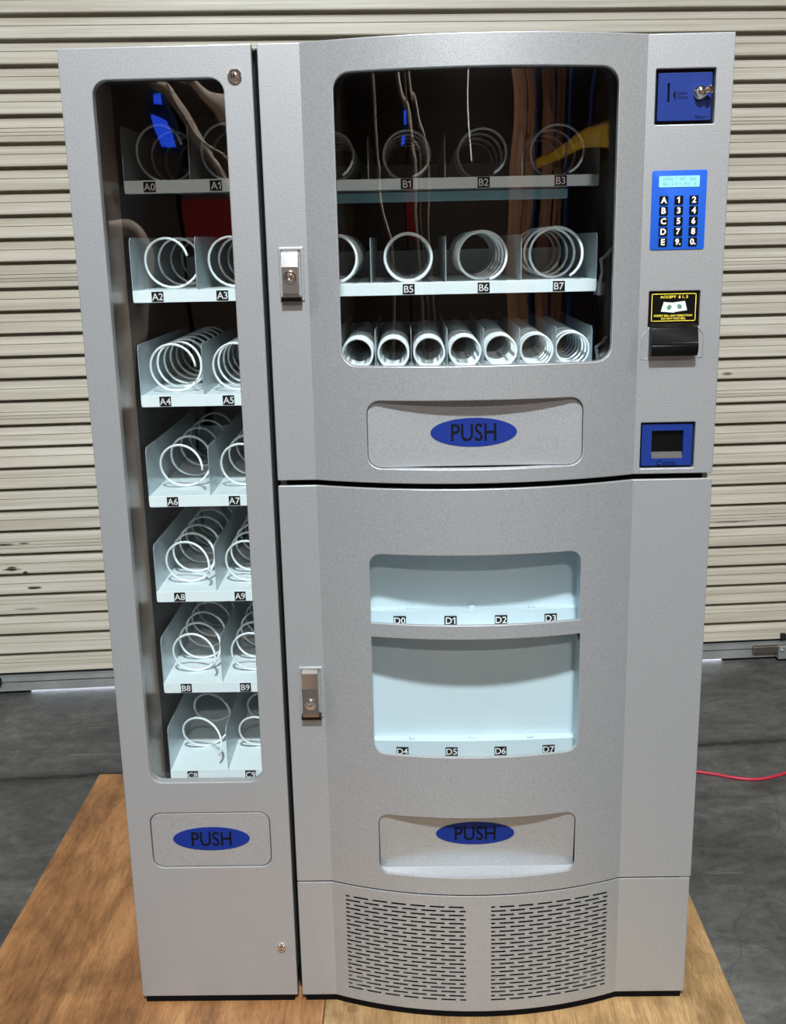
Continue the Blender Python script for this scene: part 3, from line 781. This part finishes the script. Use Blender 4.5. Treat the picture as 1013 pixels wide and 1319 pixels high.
# ================================================================== LAMPS
M_HOUS = mat('lamp_housing', (60, 62, 64), rough=.5, metal=.6)
for (loc, watts, colr, rad, lab) in LAMPS:
    e = empty('high_bay_lamp', (loc[0], loc[1], loc[2]+Z0)); tag(e, lab, 'lamp', 'high-bay lamps')
    bm = bmesh.new(); lathe(bm, (0, 0, .03), (0, 0, 1), [(0, rad+.02), (.03, rad+.02), (.07, rad*.7), (.16, rad*.45), (.18, rad*.2)], 32); finish(bm, 'housing', M_HOUS, e, 40)
    bm = bmesh.new(); cyl(bm, (0, 0, .20), (0, 0, 1), .006, .006, 5.2-loc[2]-Z0-.20, 8); finish(bm, 'hanging_rod', M_HOUS, e)
    ml = mat('lamp_lens', (240, 240, 240), rough=.4, emis=tuple(int(255*c**(1/2.2)) for c in colr), estr=8)
    bm = bmesh.new(); cyl(bm, (0, 0, .015), (0, 0, 1), rad, rad, .015, 32); finish(bm, 'lens', ml, e)
    ld_ = bpy.data.lights.new('lamp_light', 'AREA'); ld_.shape = 'DISK'; ld_.size = rad*2; ld_.energy = watts; ld_.color = colr
    lo = bpy.data.objects.new('lamp_light', ld_); COL.objects.link(lo); lo.parent = e

# ================================================================== AISLE BEHIND THE CAMERA (seen mirrored in the panes)
M_CARD = mat('plywood_sheet', (214, 156, 120), rough=.8, noise=(8, .2, (1, 1, .2)))
M_RACKY = mat('rack_yellow', (214, 160, 40), rough=.5)
M_RACKB = mat('rack_blue', (40, 60, 120), rough=.5)
rack = empty('pallet_rack', (3.4, -4.3, 0)); tag(rack, 'pallet rack with yellow beams and blue uprights behind the photographer', 'rack')
def rp(name, m, *b):
    bm = bmesh.new(); box(bm, *b); return finish(bm, name, m, rack)
for y in (-2.8, 0, 2.8):
    for x in (0, .9): rp('upright', M_RACKB, x-.04, x+.04, y-.04, y+.04, 0, 4.0)
for zb in (1.86, 3.3):
    for x in (0, .9):
        for y in (-2.8, 0): rp('beam', M_RACKY, x-.03, x+.03, y+.04, y+2.76, zb, zb+.13)
    rp('shelf_deck', M_WOODC, -.02, .92, -2.76, 2.76, zb+.13, zb+.15)
for x0, x1, y, a, lab in ((2.62, 3.18, -8.0, .05, 'plywood sheet standing upright nearest the middle of the aisle'), (3.24, 3.70, -8.1, -.06, 'narrow plywood sheet standing between two wider ones'), (4.05, 5.3, -8.0, .04, 'widest plywood sheet standing at the end of the pallet rack')):
    bm = bmesh.new(); box(bm, -(x1-x0)/2, (x1-x0)/2, -.02, .02, 0, 3.6, bev=.004)
    for k in (-1, 1): box(bm, k*(x1-x0)*.22-.03, k*(x1-x0)*.22+.03, .019, .05, 0, 3.6)
    o = finish(bm, 'plywood_sheet', M_CARD, None); o.location = ((x0+x1)/2, y, 0); o.rotation_euler = (0, 0, a); tag(o, lab, 'board', 'sheets standing in the aisle')
# added hoses and sign stand: invented stand-ins for shapes mirrored in the panes
M_HOSE = mat('tan_hose', (232, 206, 184), rough=.5)
for P, r, lab in (([(-1.0, -3.2, 5.05), (-.95, -3.2, 3.4), (-.80, -3.2, 2.35), (-.62, -3.2, 2.01), (-.48, -3.2, 1.92), (-.41, -3.2, 1.83), (-.33, -3.2, 1.68), (-.25, -3.2, 1.56), (-.2, -3.2, 1.2), (-.2, -3.2, .5), (-.2, -3.25, -.11)], .030, 'added thick tan hose hanging from the ceiling, stand-in for a mirrored arc'),
               ([(-.50, -3.1, 5.05), (-.48, -3.1, 3.0), (-.47, -3.1, 2.05), (-.45, -3.1, 1.92), (-.40, -3.1, 1.83), (-.32, -3.1, 1.75), (-.15, -3.1, 1.60), (-.05, -3.1, 1.0), (-.05, -3.1, -.13)], .009, 'added thin tan hose beside the thick hose, stand-in for a mirrored arc'),
               ([(-.60, -3.3, 5.05), (-.56, -3.3, 2.6), (-.45, -3.3, 2.04), (-.36, -3.3, 1.98), (-.27, -3.3, 1.87), (-.10, -3.3, 1.70), (.02, -3.3, 1.2), (.05, -3.3, -.12)], .020, 'added middle-sized hose right of the thick hose, stand-in for a mirrored arc'),
               ([(-1.10, -3.0, 5.05), (-1.05, -3.0, 2.2), (-.92, -3.0, 1.62), (-.80, -3.0, 1.47), (-.73, -3.0, 1.38), (-.68, -3.0, 1.22), (-.72, -3.0, .6), (-.75, -3.0, -.12)], .024, 'added tan hose farthest left in the aisle, stand-in for a mirrored arc')):
    bm = bmesh.new(); tube(bm, [(p.x, p.y, p.z+Z0) for p in cat(P)], r, 10); tag(finish(bm, 'added_hose', M_HOSE, None, 40), lab, 'hose', 'hoses added for the pane reflections')
st = empty('added_sign_stand', (-.52, -3.5, 0)); tag(st, 'added dark stand with blue glow and red board, made up for mirrored colour spots', 'sign stand')
bm = bmesh.new(); cyl(bm, (0, 0, .02), (0, 0, 1), .02, .02, 2.14, 12); finish(bm, 'post', M_BLACK, st)
bm = bmesh.new(); cyl(bm, (0, 0, 0), (0, 0, 1), .22, .2, .02, 24); finish(bm, 'base', M_BLACK, st)
bm = bmesh.new(); box(bm, -.17, -.03, .02, .05, 1.90, 2.14, bev=.004); scr = finish(bm, 'screen', M_RACKB, st)
M_SCR = mat('added_blue_glow', (30, 70, 230), rough=.4, emis=(40, 90, 255), estr=7)  # made-up screen glow, added for the blue spots mirrored in the pane
for a, b, c, d in ((-.12, -.06, 2.03, 2.08), (-.15, -.07, 1.92, 1.98)):
    bm = bmesh.new(); box(bm, a, b, .05, .053, c, d, bev=.001); finish(bm, 'lit_field', M_SCR, scr)
bm = bmesh.new(); box(bm, .02, .27, .02, .03, 1.48, 1.66); finish(bm, 'red_board', mat('red_board_paint', (196, 28, 36), rough=.5), st)  # added stand-in for the red spot mirrored in both panes
# added glowing slit in the far wall, stand-in for a mirrored streak
bm = bmesh.new(); box(bm, 1.01, 1.07, -11.999, -11.985, 2.2, 3.6)
o = room(finish(bm, 'added_glow_slit', mat('slit_glow', (230, 235, 240), rough=.5, emis=(235, 240, 250), estr=7), None)); tag(o, 'added tall glowing slit in the far wall, stand-in for a streak mirrored in the pane', 'window', kind='structure')
